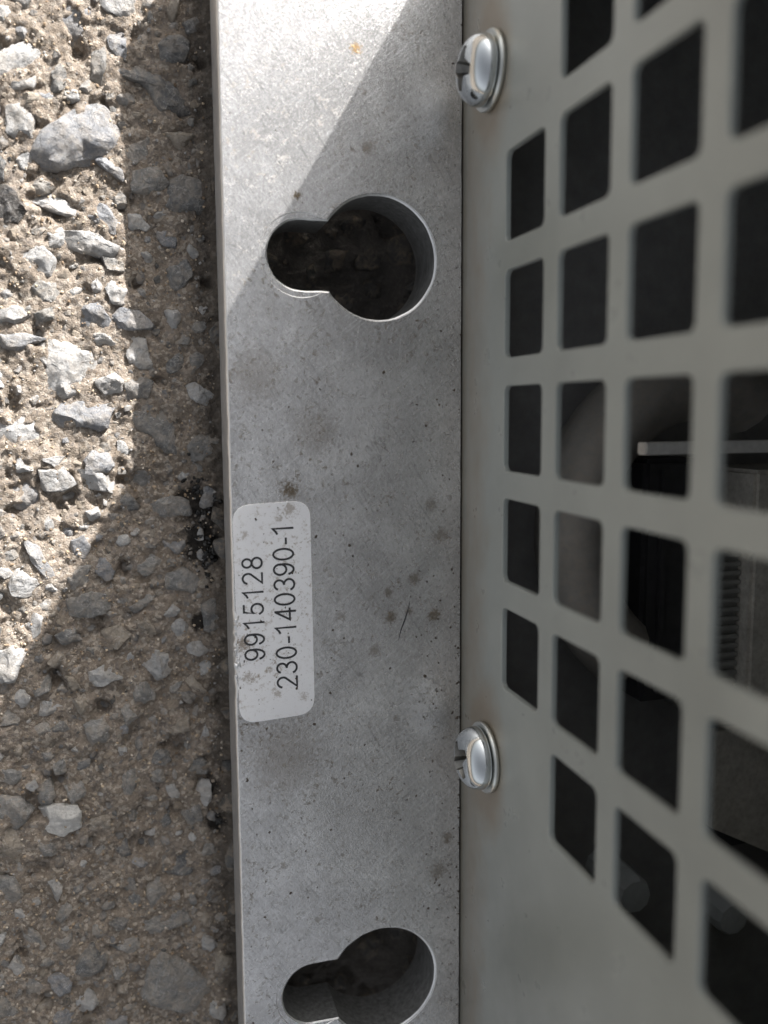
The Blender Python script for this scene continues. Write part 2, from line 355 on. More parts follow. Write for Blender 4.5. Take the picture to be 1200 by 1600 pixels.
# stones that can be picked out in the concrete: kind, height, centre, outline (mm)
STONES=[
("blue",1.5,-35.67,3.73,[(-3.99,-1.35),(-2.71,0.48),(-1.1,1.99),(1.18,3.05),(3.42,2.18),(3.72,0.78),(3.3,-0.84),(1.49,-2.03),(-1.47,-2.23),(-3.85,-2.03)]),
("blue",1.3,-36.02,14.37,[(-2.82,1.23),(-1.78,2.02),(1.09,1.92),(2.93,0.67),(3.04,-0.69),(1.81,-1.16),(0.26,-1.49),(-1.44,-1.49),(-3.09,-0.99)]),
("pale",1.3,-40.63,5.04,[(-1.18,1.13),(0.69,1.8),(1.05,0.63),(0.88,-1.11),(-0.15,-1.53),(-1.29,-0.93)]),
("black",1.5,-42.33,-2.52,[(-1.38,1.0),(-0.18,1.76),(0.79,0.95),(1.48,-0.41),(0.66,-1.51),(-1.36,-1.78)]),
("pale",1.2,-31.58,16.40,[(-1.6,0.85),(1.36,1.01),(1.3,-0.54),(0.4,-1.16),(-1.47,-0.16)]),
("blue",1.3,-31.66,13.29,[(-0.98,0.25),(0.11,1.4),(0.73,1.63),(0.64,-0.8),(0.34,-1.7),(-0.85,-0.78)]),
("grey",1.2,-33.59,10.68,[(-0.51,0.99),(0.55,1.44),(0.67,0.24),(0.07,-1.55),(-0.78,-1.11)]),
("pale",1.4,-40.47,10.39,[(-2.09,0.28),(-0.71,1.43),(0.8,1.92),(2.22,0.19),(1.5,-0.9),(0.13,-1.54),(-1.85,-1.38)]),
("pale",0.9,-40.63,8.35,[(-1.72,0.15),(0.1,0.15),(1.3,0.76),(1.08,-0.28),(-0.77,-0.78)]),
("grey",1.0,-39.38,-0.66,[(-1.28,-0.16),(-0.05,0.79),(1.28,-0.01),(0.05,-0.61)]),
("pale",1.2,-38.05,-2.26,[(-2.82,0.73),(-0.58,1.21),(1.43,0.08),(2.61,-0.92),(0.52,-0.85),(-1.17,-0.24)]),
("blue",1.2,-33.65,-3.49,[(-1.61,0.5),(-0.16,1.47),(1.38,-0.07),(1.15,-1.35),(-0.77,-0.54)]),
("blue",1.0,-32.85,1.43,[(-1.31,0.63),(-0.25,0.87),(0.95,-0.11),(0.92,-1.01),(-0.3,-0.37)]),
("pale",1.1,-34.66,-5.78,[(-2.6,0.91),(-0.14,1.2),(1.76,0.02),(2.63,-0.67),(0.83,-1.11),(-2.48,-0.34)]),
("grey",1.0,-32.65,-7.49,[(-1.19,0.59),(0.62,1.03),(1.45,-0.95),(-0.88,-0.67)]),
("pale",1.3,-40.35,-7.27,[(-1.73,1.64),(-0.2,1.89),(1.77,0.01),(1.36,-1.43),(-0.03,-1.66),(-1.16,-0.45)]),
("pale",1.0,-32.79,-10.37,[(-0.99,0.38),(-0.06,1.32),(0.98,0.25),(0.57,-1.05),(-0.51,-0.9)]),
("pale",0.9,-34.61,-9.51,[(-0.73,0.57),(0.17,0.78),(0.83,-0.48),(-0.26,-0.87)]),
("grey",1.0,-39.23,-10.66,[(-1.22,0.47),(0.04,1.59),(1.19,0.36),(0.78,-1.1),(-0.79,-1.32)]),
("pale",1.0,-36.08,7.81,[(-0.75,0.5),(0.45,0.43),(0.75,-0.41),(-0.45,-0.51)]),
("tan",0.9,-39.72,7.12,[(-0.69,0.37),(0.65,0.48),(0.61,-0.38),(-0.57,-0.48)]),
("blue",0.8,-38.31,7.45,[(-0.75,0.32),(0.78,0.45),(0.58,-0.25),(-0.62,-0.52)]),
("tan",1.1,-26.87,4.74,[(-2.19,0.7),(-0.36,1.38),(2.19,0.5),(1.23,-0.48),(-0.09,-1.48),(-0.79,-0.62)]),
("dark",1.0,-25.83,-1.01,[(-2.23,-1.25),(-1.6,1.16),(-0.29,1.97),(2.3,1.39),(2.23,-1.2),(-0.42,-2.07)]),
("dark",0.9,-26.55,12.96,[(-1.51,0.17),(-0.04,1.19),(1.4,0.81),(0.98,-1.0),(-0.84,-1.17)]),
("dark",0.9,-27.78,9.15,[(-3.26,0.73),(-1.61,2.1),(1.62,1.7),(2.84,-0.15),(2.04,-2.37),(-0.14,-2.19),(-1.5,0.18)]),
("grey",0.9,-30.39,3.42,[(-1.03,1.14),(0.95,1.46),(1.6,-0.46),(-0.24,-1.48),(-1.28,-0.66)]),
("grey",0.8,-29.28,0.26,[(-1.38,0.78),(0.8,1.28),(1.67,-0.12),(0.36,-1.1),(-1.44,-0.84)]),
("dark",0.9,-26.75,-8.47,[(-0.95,0.53),(0.58,1.88),(1.27,0.04),(0.1,-1.3),(-1.01,-1.15)]),
("dark",0.8,-24.42,15.22,[(-1.04,0.29),(0.8,0.83),(0.95,-0.39),(-0.71,-0.73)]),
("pale",1.5,-38.32,-17.96,[(-2.28,1.94),(-1.1,2.57),(0.28,3.09),(2.4,2.2),(3.35,1.18),(2.68,-0.47),(2.44,-1.51),(0.23,-2.34),(-2.15,-3.15),(-3.01,-2.94),(-1.65,-0.9),(-1.21,0.33)]),
("blue",1.3,-36.34,-22.45,[(-2.92,0.2),(-1.8,1.13),(1.81,1.94),(2.48,1.1),(1.9,-0.78),(0.03,-2.23),(-1.52,-1.37)]),
("pale",1.3,-41.50,-24.25,[(-2.53,0.92),(-1.32,2.14),(1.39,2.53),(3.06,0.44),(2.78,-1.22),(0.79,-1.91),(-1.52,-1.76),(-2.64,-1.12)]),
("pale",1.1,-33.54,-19.34,[(-1.52,0.29),(0.33,1.13),(1.1,0.29),(0.65,-0.75),(-0.57,-0.96)]),
("blue",1.6,-42.07,-29.94,[(-1.86,1.26),(-1.06,1.86),(0.47,1.61),(1.58,0.32),(2.4,-0.97),(1.46,-2.2),(-0.85,-1.48),(-2.14,-0.39)]),
("blue",1.2,-35.16,-27.01,[(-1.23,0.22),(-0.4,1.05),(0.81,0.81),(1.37,-0.26),(0.53,-0.99),(-1.08,-0.84)]),
("pale",1.1,-35.46,-28.72,[(-1.77,0.9),(-0.17,0.86),(1.62,-0.04),(1.37,-1.11),(-1.04,-0.6)]),
("pale",1.2,-39.14,-28.65,[(-1.45,0.92),(0.53,1.29),(1.64,-0.43),(0.42,-1.02),(-1.14,-0.76)]),
("blue",1.3,-31.67,-12.95,[(-2.15,-0.31),(-0.69,1.16),(0.71,0.78),(2.29,-0.64),(-0.17,-0.99)]),
("blue",1.2,-35.05,-12.64,[(-1.31,0.14),(-0.69,0.97),(0.51,1.2),(1.45,-0.21),(1.01,-1.04),(-0.97,-1.07)]),
("grey",1.2,-39.58,-12.77,[(-0.76,0.18),(0.71,0.82),(0.76,-0.19),(-0.71,-0.82)]),
("pale",1.2,-42.47,-13.11,[(-0.98,0.66),(0.55,1.09),(1.46,0.31),(0.05,-1.12),(-1.07,-0.94)]),
("dark",0.9,-29.18,-23.73,[(-2.98,1.53),(-1.71,2.58),(0.55,1.93),(2.6,0.41),(2.75,-1.32),(1.85,-3.04),(-0.21,-1.7),(-2.85,-0.38)]),
("blue",1.2,-42.34,-15.33,[(-1.81,0.47),(-0.09,0.9),(2.75,0.34),(0.99,-0.29),(-0.18,-0.91),(-1.67,-0.52)]),
("pale",1.0,-34.49,-15.02,[(-1.57,0.49),(0.43,0.73),(1.18,-0.29),(-0.04,-0.93)]),
("dark",0.9,-31.11,-19.59,[(-1.13,0.34),(-0.08,1.18),(1.33,0.55),(0.87,-0.93),(-0.99,-1.13)]),
("dark",0.8,-27.38,-17.18,[(-0.89,0.05),(0.83,1.33),(0.77,-0.37),(-0.71,-1.01)]),
("grey",0.8,-30.91,-28.67,[(-2.33,-0.32),(-0.62,1.35),(1.64,0.65),(2.03,-0.45),(-0.72,-1.23)]),
("grey",0.8,-28.09,-31.99,[(-1.93,0.51),(-0.22,1.32),(1.68,0.6),(1.61,-1.6),(-1.14,-0.83)]),
("pale",0.9,-39.30,-26.72,[(-1.04,0.23),(0.94,0.4),(0.1,-0.63)]),
("pale",1.0,-42.34,-26.86,[(-0.69,0.64),(0.09,0.83),(0.98,-0.65),(-0.38,-0.82)]),
("blue",1.0,-38.40,-33.67,[(-0.67,0.62),(0.34,1.0),(0.67,-0.73),(-0.34,-0.89)]),
("blue",1.1,-41.06,-36.68,[(-1.24,2.07),(-0.09,1.38),(1.17,-1.26),(0.74,-1.88),(-0.57,-0.3)]),
("blue",1.1,-37.25,-35.41,[(-0.7,0.59),(0.32,0.98),(0.89,0.09),(0.23,-1.18),(-0.75,-0.48)]),
("pale",0.9,-35.92,-32.17,[(-0.7,0.29),(0.33,0.68),(0.7,-0.19),(-0.34,-0.79)]),
("pale",0.8,-38.15,-30.28,[(-0.68,0.29),(0.72,0.45),(0.39,-0.28),(-0.42,-0.46)]),
("pale",1.4,-42.68,-38.99,[(-1.38,0.44),(-0.34,1.66),(1.16,0.29),(1.31,-0.58),(0.3,-1.05),(-1.05,-0.75)]),
("grey",1.2,-37.47,-38.51,[(-1.26,-0.14),(0.21,1.07),(1.02,1.03),(0.75,-0.48),(-0.71,-1.48)]),
("grey",1.2,-36.63,-41.29,[(-1.8,0.45),(-0.35,1.12),(2.11,1.07),(1.84,-0.46),(0.16,-1.33),(-1.96,-0.85)]),
("pale",1.2,-42.26,-43.31,[(-1.09,-0.44),(-0.01,1.43),(0.96,0.93),(0.69,-0.57),(-0.54,-1.35)]),
("pale",1.2,-44.49,-46.81,[(-1.12,1.09),(0.47,1.61),(1.64,1.3),(0.31,-1.64),(-1.3,-2.36)]),
("tan",0.9,-34.17,-44.67,[(-1.34,0.33),(0.15,1.1),(1.35,-0.1),(-0.16,-1.32)]),
("tan",0.9,-31.00,-43.99,[(-0.94,0.27),(-0.08,0.87),(1.16,-0.23),(-0.14,-0.91)]),
("grey",0.9,-31.49,-41.53,[(-1.22,-0.36),(0.5,0.86),(1.34,0.58),(-0.62,-1.07)]),
("grey",1.3,-33.11,-52.97,[(-0.85,0.74),(0.22,0.98),(0.91,-0.46),(-0.29,-1.25)]),
("tan",0.9,-26.44,-50.64,[(-1.0,0.64),(-0.33,1.04),(1.05,-0.71),(0.27,-0.98)]),
("dark",0.8,-27.11,-51.82,[(-1.02,0.5),(0.29,0.61),(0.92,-0.38),(-0.19,-0.73)]),
("tan",1.0,-37.81,-51.67,[(-0.88,0.48),(0.17,0.94),(0.83,-0.36),(-0.12,-1.05)]),
("tan",0.9,-28.19,-54.87,[(-1.03,0.2),(0.85,0.93),(0.92,-0.48),(-0.73,-0.65)]),
("dark",0.9,-24.56,-43.14,[(-0.88,0.97),(0.68,1.78),(0.93,-1.21),(-0.73,-1.54)]),
("grey",0.9,-36.31,-54.88,[(-1.27,0.88),(0.42,1.38),(1.58,-1.03),(-0.73,-1.22)]),
("dark",0.9,-40.05,-54.07,[(-0.81,0.2),(0.24,0.76),(0.81,-0.2),(-0.24,-0.76)]),
("grey",0.9,-41.82,-54.16,[(-1.23,0.52),(0.59,0.77),(0.94,-0.38),(-0.3,-0.92)]),
("grey",0.8,-41.60,-49.63,[(-0.86,-0.08),(0.6,1.1),(0.74,-0.24),(-0.49,-0.78)]),
("grey",0.9,-30.92,-37.63,[(-1.85,-0.28),(0.3,1.14),(1.54,0.19),(0.01,-1.05)]),
("grey",0.8,-27.40,-39.51,[(-1.61,0.72),(0.34,1.28),(1.6,0.08),(0.91,-1.22),(-1.24,-0.86)]),
("tan",0.8,-38.52,-49.25,[(-0.66,0.56),(0.15,0.49),(0.62,-0.45),(-0.1,-0.6)]),
("grey",0.9,-40.23,-58.11,[(-0.59,0.41),(0.44,0.74),(0.59,-0.64),(-0.43,-0.51)]),
("white",1.2,-40.21,-63.53,[(-2.08,0.91),(-0.83,1.31),(1.02,1.25),(1.72,0.28),(1.37,-1.11),(0.06,-1.61),(-1.25,-1.03)]),
("grey",1.2,-30.10,-83.93,[(-3.62,1.57),(-3.01,2.93),(-0.3,4.38),(1.21,2.37),(4.18,-1.2),(3.32,-3.05),(1.69,-3.72),(-0.76,-2.46),(-2.71,-0.82)]),
("grey",1.2,-31.00,-76.79,[(-2.62,0.01),(-0.61,0.87),(2.06,0.9),(2.93,-0.11),(0.66,-0.81),(-2.43,-0.87)]),
("dark",0.9,-28.75,-70.32,[(-1.71,1.93),(-0.14,2.65),(1.81,0.67),(1.3,-1.19),(0.13,-2.58),(-1.39,-1.48)]),
("grey",0.8,-36.63,-67.41,[(-1.52,0.4),(0.21,1.32),(1.2,-0.47),(0.1,-1.25)]),
("dark",0.8,-34.47,-68.15,[(-0.73,0.46),(0.36,1.01),(0.74,-0.47),(-0.36,-1.01)]),
("grey",1.0,-45.12,-62.16,[(-1.28,1.57),(0.71,1.53),(1.84,-0.2),(0.13,-2.01),(-1.41,-0.89)]),
("dark",1.0,-33.53,-73.15,[(-0.99,1.1),(-0.08,2.26),(0.88,-1.13),(0.19,-2.22)]),
("grey",1.0,-31.22,-73.17,[(-0.93,0.49),(-0.22,1.82),(0.95,0.67),(0.77,-1.24),(-0.57,-1.74)]),
("tan",0.9,-35.76,-70.79,[(-1.06,0.29),(1.0,0.91),(0.73,-0.36),(-0.68,-0.84)]),
("tan",1.0,-24.33,-82.23,[(-0.83,-0.66),(-0.66,1.31),(0.82,0.29),(0.67,-0.94)]),
("grey",1.0,-45.79,-70.68,[(-1.08,1.33),(0.53,1.3),(1.35,-0.45),(0.39,-1.33),(-1.19,-0.84)]),
("tan",0.8,-26.06,-77.03,[(-0.88,0.06),(-0.18,0.68),(0.83,0.01),(0.23,-0.75)]),
("grey",0.9,-41.75,-60.75,[(-0.6,0.99),(0.43,1.31),(0.86,-0.34),(0.1,-1.38),(-0.78,-0.58)]),
("grey",0.8,-38.71,-60.86,[(-1.01,0.53),(0.46,1.03),(1.02,-0.42),(-0.47,-1.14)]),
("dark",0.8,-27.08,-65.00,[(-1.05,0.32),(0.53,1.06),(0.94,-0.43),(-0.42,-0.96)]),
("tan",0.8,-26.01,-66.83,[(-0.5,0.25),(0.3,0.62),(0.5,-0.37),(-0.3,-0.5)]),
("grey",0.9,-43.77,-76.27,[(-1.36,1.54),(-0.14,1.32),(1.19,-1.04),(0.32,-1.82)]),
("grey",0.8,-40.55,-77.32,[(-0.97,0.53),(0.51,0.74),(0.87,-0.52),(-0.4,-0.76)]),
("tan",0.8,-43.23,-84.30,[(-1.14,0.2),(0.76,0.65),(0.93,-0.22),(-0.55,-0.64)]),
("grey",0.8,-35.23,-81.09,[(-0.72,0.38),(0.38,0.66),(0.78,-0.39),(-0.43,-0.65)]),
("pale",0.9,-42.90,-59.58,[(-0.55,0.07),(0.18,0.54),(0.55,-0.18),(-0.17,-0.43)]),
("pale",0.8,-38.46,-68.89,[(-0.7,0.28),(0.25,0.37),(0.65,-0.28),(-0.2,-0.38)])]


# fill the rest with smaller stones, big ones first
KINDS = ['grey', 'grey', 'blue', 'pale', 'pale', 'pale', 'tan', 'dark']
allst = []                                   # kind, h, cx, cy, outline, r
STONES = [(k, h, cx, cy, [(x * 1.18, y * 1.18) for x, y in ol]) for k, h, cx, cy, ol in STONES]
for k, h, cx, cy, ol in STONES: allst.append((k, h, cx, cy, ol, math.sqrt(np.mean([x * x + y * y for x, y in ol]))))
def rnd_outline(r_):
    n = random.randint(5, 8); st = random.uniform(.5, .9); th = random.uniform(0, math.pi); o = []
    for i in range(n):
        a = 2 * math.pi * (i + random.uniform(-.32, .32)) / n; q = r_ * random.uniform(.72, 1.2)
        x, y = q * math.cos(a), q * math.sin(a) * st
        o.append((x * math.cos(th) - y * math.sin(th), x * math.sin(th) + y * math.cos(th)))
    return o
px = np.array([s[2] for s in allst]); py = np.array([s[3] for s in allst]); pr = np.array([s[5] for s in allst])
def throw(n, r0, r1, box, tight, lim):
    global px, py, pr
    got = []
    for _ in range(n):
        if len(got) >= lim: break
        r_ = random.uniform(r0, r1); x = random.uniform(box[0], box[1]); y = random.uniform(box[2], box[3])
        if np.any((px - x) ** 2 + (py - y) ** 2 < ((pr + r_) * tight) ** 2): continue
        px = np.append(px, x); py = np.append(py, y); pr = np.append(pr, r_)
        got.append((random.choice(KINDS), min(1.15, r_ * random.uniform(.45, .8)), x, y, rnd_outline(r_), r_))
    return got
VIEW = (-50, -24.5, -92, 17)
allst += throw(2500, 1.5, 2.5, VIEW, .84, 44)
allst += throw(6000, .85, 1.5, VIEW, .84, 105)
allst += throw(6000, .5, .9, VIEW, .86, 300 - len(allst))
extra = throw(9000, .55, 1.05, VIEW, .84, 330)
small = extra + throw(16000, .22, .5, VIEW, .9, 600)                                   # too small to pick apart: pebbles
under = [('dark',) + s_[1:] for s_ in throw(3000, .7, 2.6, (-23.5, 4, -94, 18), .8, 260)]                          # under the flange, seen through the keyholes; all dark, shade put into their colour
wide = throw(2500, 1.2, 3.2, (-105, -50, -150, 70), .95, 700) + throw(900, 1.4, 3.2, (-50, -24, 17, 70), .95, 150) + throw(900, 1.4, 3.2, (-50, -24, -150, -92), .95, 150)

# height field: cement with pits, gently banked up against every stone
def axis(a, b, step, lo, hi):
    core = list(np.arange(a, b + 1e-6, step)); l_ = []; r_ = []; d = step
    x = a
    while x > lo: d *= 1.28; x -= d; l_.append(x)
    x = b; d = step
    while x < hi: d *= 1.28; x += d; r_.append(x)
    return np.array(l_[::-1] + core + r_)
gx = np.concatenate([axis(-52, -23, .22, -2500, -24)[:], np.arange(-22.6, 2, .45), axis(2, 3, .5, 0, 2500)[2:]]); gx = np.unique(np.round(gx, 4))
gy = axis(-96, 19, .22, -2500, 2500)
X, Y = np.meshgrid(gx, gy, indexing='ij')
Z = .9 * fbm(X, Y, .16, 4, 3) + 1.15 * fbm(X, Y, .62, 4, 11, .62) + .42 * fbm(X, Y, 2.0, 2, 23)
pit = fbm(X, Y, .42, 3, 51); Z -= 2.0 * np.clip(pit - .14, 0, 1) * 3
far = np.clip(np.maximum(np.abs(X + 25) - 110, np.abs(Y + 40) - 130) / 200, 0, 1); Z = Z * (1 - far)
for k, h, cx, cy, ol, r_ in allst + under:
    i0, i1 = np.searchsorted(gx, (cx - 2 * r_, cx + 2 * r_)); j0, j1 = np.searchsorted(gy, (cy - 2 * r_, cy + 2 * r_))
    d2 = ((X[i0:i1, j0:j1] - cx) ** 2 + (Y[i0:i1, j0:j1] - cy) ** 2) / (r_ * r_)
    Z[i0:i1, j0:j1] += .44 * min(h, 1.1) * np.exp(-d2 * .8)
Z = GZ + Z + 2.3 * np.exp(-((X + 21.5) / 2.2) ** 2) * (.75 + 1.2 * fbm(X, Y, .3, 3, 91)) - 4.2 * np.exp(-((X + 9.5) / 8) ** 4)   # bank at the plate's edge and hollow beneath, shaped to keep light out
Z = np.minimum(Z, np.where((X > -26) & (X < 85) & (Y > -105) & (Y < 32), -6.35, 99.))
nx_, ny_ = len(gx), len(gy)
ii = np.arange(nx_ * ny_).reshape(nx_, ny_)
Fg = np.stack([ii[:-1, :-1], ii[1:, :-1], ii[1:, 1:], ii[:-1, 1:]], -1).reshape(-1, 4).tolist()
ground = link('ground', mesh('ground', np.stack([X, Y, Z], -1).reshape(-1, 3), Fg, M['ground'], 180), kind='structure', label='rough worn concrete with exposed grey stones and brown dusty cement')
def gz(x, y):
    i = min(max(np.searchsorted(gx, x), 1), nx_ - 1); j = min(max(np.searchsorted(gy, y), 1), ny_ - 1); return float(Z[i - 1, j - 1] + Z[i, j]) / 2

def rock(ol, h, rs, n=20, sink=1.3, cuts=6, rough=.10):
    """angular stone grown from its outline: rings up to a broken top, planed by random facets"""
    P = [Vector(p) for p in ol]; L = [(P[(i + 1) % len(P)] - P[i]).length for i in range(len(P))]; T = sum(L)
    ring = []
    for i in range(n):
        d = T * (i + rs.uniform(-.2, .2)) / n % T; k = 0
        while d > L[k]: d -= L[k]; k = (k + 1) % len(P)
        ring.append(P[k].lerp(P[(k + 1) % len(P)], d / L[k]))
    r_ = T / 6.3; tilt = Vector((rs.uniform(-.22, .22), rs.uniform(-.22, .22))) * h / max(r_, .3); sd = rs.uniform(0, 99)
    V = []; lev = [(1.05, -sink), (1.04, -.15 * h), (1.0, .3 * h), (.96, .6 * h), (.89, .85 * h), (.76, .97 * h), (.58, 1.02 * h), (.38, 1.04 * h), (.18, 1.04 * h)]
    for s_, z in lev:
        for p in ring:
            q = Vector((p.x * s_, p.y * s_, z + (tilt.dot(p) * s_ if z > 0 else 0)))
            V.append(q)
    V.append(Vector((0, 0, 1.04 * h)))
    for _ in range(cuts):
        a = rs.uniform(0, 6.28); el = rs.uniform(.55, 1.45); nrm = Vector((math.cos(a) * math.cos(el), math.sin(a) * math.cos(el), math.sin(el)))
        sup = max(nrm.dot(q) for q in V); d = sup * rs.uniform(.60, .92)
        for q in V:
            e = nrm.dot(q) - d
            if e > 0 and q.z > -.3 * h: q -= nrm * e
    for q in V:
        if q.z > -sink * .9:
            fq = Vector((q.x, q.y, q.z * 1.6)) * 1.15
            q += q.normalized() * ((noise.fractal(fq + Vector((0, 0, sd)), 1.0, 2.1, 4) * .15 + .03 - abs(noise.noise(fq * .9 + Vector((sd, sd, 0)))) * .16) * min(1, r_ / 1.2))
            w_ = noise.noise_vector((q * (1.3 / max(r_, .35)) + Vector((sd, 0, 0)))) * (rough * r_) + noise.noise_vector(q * (3.4 / max(r_, .35)) + Vector((0, sd, 0))) * (rough * .5 * r_)
            q += w_
    F = [tuple(range(n))[::-1]]
    for k in range(len(lev) - 1):
        for i in range(n): j = (i + 1) % n; F.append((k * n + i, k * n + j, (k + 1) * n + j, (k + 1) * n + i))
    t = (len(lev) - 1) * n
    for i in range(n): F.append((t + i, t + (i + 1) % n, len(V) - 1))
    return V, F
MATK = dict(blue='blue', grey='grey', pale='pale', tan='tan', dark='dark_s', black='blk', white='white')
SLAB = dict(black='glossy black stone', white='clean white stone')
for i, (k, h, cx, cy, ol, r_) in enumerate(allst):
    n = 40 if r_ > 2 else 26 if r_ > 1 else 14
    v, f = rock(ol, h, random, n, 1.3 if r_ > 1 else .8, 8)
    link('stone', mesh('stone', v, f, M[MATK[k]], 32), ground, (cx, cy, gz(cx, cy) - .36 * h), label=SLAB.get(k))
def pile(name, lst, n, label):
    """many stones as one piece of stuff, coloured stone by stone"""
    V = []; F = []; C = []
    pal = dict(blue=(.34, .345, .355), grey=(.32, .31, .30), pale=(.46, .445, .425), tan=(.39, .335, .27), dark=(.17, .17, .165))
    for k, h, cx, cy, ol, r_ in lst:
        v, f = rock(ol, h, random, n + (6 if r_ > .55 else 0), 1., 8, .14); z = gz(cx, cy) - .36 * h; b = len(V); t = random.uniform(.5, .9)
        V += [(q.x + cx, q.y + cy, q.z + z) for q in v]; F += [tuple(q + b for q in g_) for g_ in f]; C += [tuple(c * t for c in pal[k])] * len(v)
    me = mesh(name, V, F, M['pebble'], 32)
    at = me.attributes.new('tint', 'FLOAT_COLOR', 'POINT'); at.data.foreach_set('color', np.concatenate([np.array(C), np.ones((len(C), 1))], 1).astype(np.float32).ravel())
    return link(name, me, ground, kind='stuff', label=label)
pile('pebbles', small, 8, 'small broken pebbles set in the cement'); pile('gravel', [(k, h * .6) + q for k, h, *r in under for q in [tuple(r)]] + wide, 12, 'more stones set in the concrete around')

# loose sand grains
bm = bmesh.new(); bmesh.ops.create_icosphere(bm, subdivisions=1, radius=1); bm.verts.index_update()
iv = np.array([q.co[:] for q in bm.verts]); itf = np.array([[q.index for q in f.verts] for f in bm.faces]); bm.free()
N = 8000
xs = rng.uniform(-51, -23.6, N); ys = rng.uniform(-93, 18, N); keep = fbm(xs, ys, .3, 3, 77) + rng.uniform(-.25, .25, N) > -.12; xs = xs[keep]; ys = ys[keep]; N = len(xs)
rr = .055 + .15 * rng.random(N) ** 2.6
zi = Z[np.clip(np.searchsorted(gx, xs), 1, nx_ - 1), np.clip(np.searchsorted(gy, ys), 1, ny_ - 1)]
vv = iv[None] * rr[:, None, None] * rng.uniform(.65, 1.2, (N, 12, 1)) * rng.uniform(.7, 1.2, (N, 1, 3)) + np.stack([xs, ys, zi + rr * .35], 1)[:, None]
ff = (itf[None] + (np.arange(N) * 12)[:, None, None]).reshape(-1, 3)
me = mesh('sand', vv.reshape(-1, 3), ff.tolist(), M['grain'])
pal = np.array([(.52, .42, .31), (.44, .34, .24), (.60, .53, .45), (.36, .35, .34), (.30, .22, .15), (.40, .33, .25)])
cc = pal[rng.integers(0, 6, N)] * rng.uniform(.6, 1.05, (N, 1)); cc = np.concatenate([cc, np.ones((N, 1))], 1)
at = me.attributes.new('tint', 'FLOAT_COLOR', 'POINT'); at.data.foreach_set('color', np.repeat(cc, 12, 0).astype(np.float32).ravel())
link('sand', me, ground, kind='stuff', label='loose tan sand grains on the concrete')
# black greasy clots against the plate's edge
V = []; F = []
for _ in range(110):
    cx, cy, s_ = random.choice(((-25.4, -30.2, 1.5), (-24.9, -33.8, 1.7), (-24.6, -36.3, .8), (-24.9, -38, 1.2), (-24.4, -66, .4))); x = random.gauss(cx, .45 * s_); y = random.gauss(cy, .95 * s_)
    v, f = rock(rnd_outline(random.uniform(.1, .36)), random.uniform(.12, .4), random, 8, .4, 3, .3); b = len(V); z = gz(x, y)
    V += [(q.x + x, q.y + y, q.z + z) for q in v]; F += [tuple(q + b for q in g_) for g_ in f]
link('grease', mesh('grease', V, F, M['grease'], 180), ground, kind='stuff', label='black greasy clots along the plate edge')

# ================================================================== THE METAL HOUSING
YT, YB, HH = 25.6, -100.0, 68.0
unit = link('metal_housing', None, loc=(28, -37, -6), label='light grey metal unit with square-hole grille and bare aluminium mounting flange standing on concrete', cat='metal housing')
unit.empty_display_size = .02
PO = Vector((28, -37, -6))
def part(name, me, smooth=None, parent=None, **kw):
    o = link(name, me, parent or unit, **kw)
    if parent is None: o.location = -PO * MM
    return o

# --- mounting flange with two keyhole slots
W_, TH = 23.27, 6.0
def keyhole(cy, db, ds):
    rb, rs_ = 5.75 + db, 3.2 + ds; bx, sx = -8.6, -16.0
    def half(x, d): return max(3.2 + min(d, .2), math.sqrt(max(0, rs_ * rs_ - (x - sx) ** 2)))      # the worn ring is a circle about the small end
    al = math.asin((3.2 + min(ds, .2)) / rb); o = []
    for i in range(57): a = math.pi - al - (2 * math.pi - 2 * al) * i / 56; o.append((bx + rb * math.cos(a), cy + rb * math.sin(a)))
    xb = bx - rb * math.cos(al)
    for i in range(1, 6): x = xb + (sx - xb) * i / 6; o.append((x, cy - half(x, ds)))
    for i in range(27): a = -math.pi / 2 - math.pi * i / 26; o.append((sx + rs_ * math.cos(a), cy + rs_ * math.sin(a)))
    for i in range(1, 6): x = sx + (xb - sx) * i / 6; o.append((x, cy + half(x, ds)))
    return o
def jit(pts, a, sd): return [(x + a * noise.noise((x * 1.18, y * 1.18, sd)), y + a * noise.noise((x * 1.18, y * 1.18, sd + 9))) for x, y in pts]
kh = []
for cy in (-7.55, -81.75):
    kh.append([(keyhole(cy, .26, .72), 0), (keyhole(cy, .22, .66), -.06), (jit(keyhole(cy, .17, .17), .05, cy), -.08), (jit(keyhole(cy, .03, .03), .05, cy), -.20), (keyhole(cy, 0, 0), -.5), (keyhole(cy, 0, 0), -TH)])
ys_l = np.arange(YT, YB - .01, -.55)
def left(inset, dent):
    o = []
    for y in ys_l:
        d = inset + .035 * noise.noise((y * .5, inset * 3, 0))
        if dent and -49.5 < y < -41.2: d += dent * max(0, noise.noise((y * 1.5, 3.3, 0)) + .45) * math.sin((y + 49.5) / 8.3 * math.pi) ** .5
        o.append((-W_ + d, float(y)))
    return o
def outl(inset, dent): return left(inset, dent) + [(-inset * .4 + .05 * noise.noise((float(y) * .35, inset, 7.)) - .02, float(y)) for y in ys_l[::-1]]
oring = [(outl(.22, .75), 0), (outl(.13, .60), -.07), (outl(.04, .30), -.22), (outl(-.0, 0), -.5), (outl(.02, 0), -TH + .3), (outl(.2, 0), -TH)]
V, F, MI = plate(oring, kh, lambda x, y, d: (x, y, d), om=(3, 3, 1, 1, 1), hm=(3, 0, 3, 2, 2))
me = mesh('mounting_flange', V, F, [M['alu'], M['edge'], M['bore'], M['rim']]); me.polygons.foreach_set('material_index', MI); fix(me); me.shade_smooth(); me.set_sharp_from_angle(angle=R(28))
me.polygons.foreach_set('use_smooth', [p.material_index != 0 for p in me.polygons])      # the machined face is dead flat
flange = part('mounting_flange', me, label='bare scratched aluminium flange with two keyhole slots')
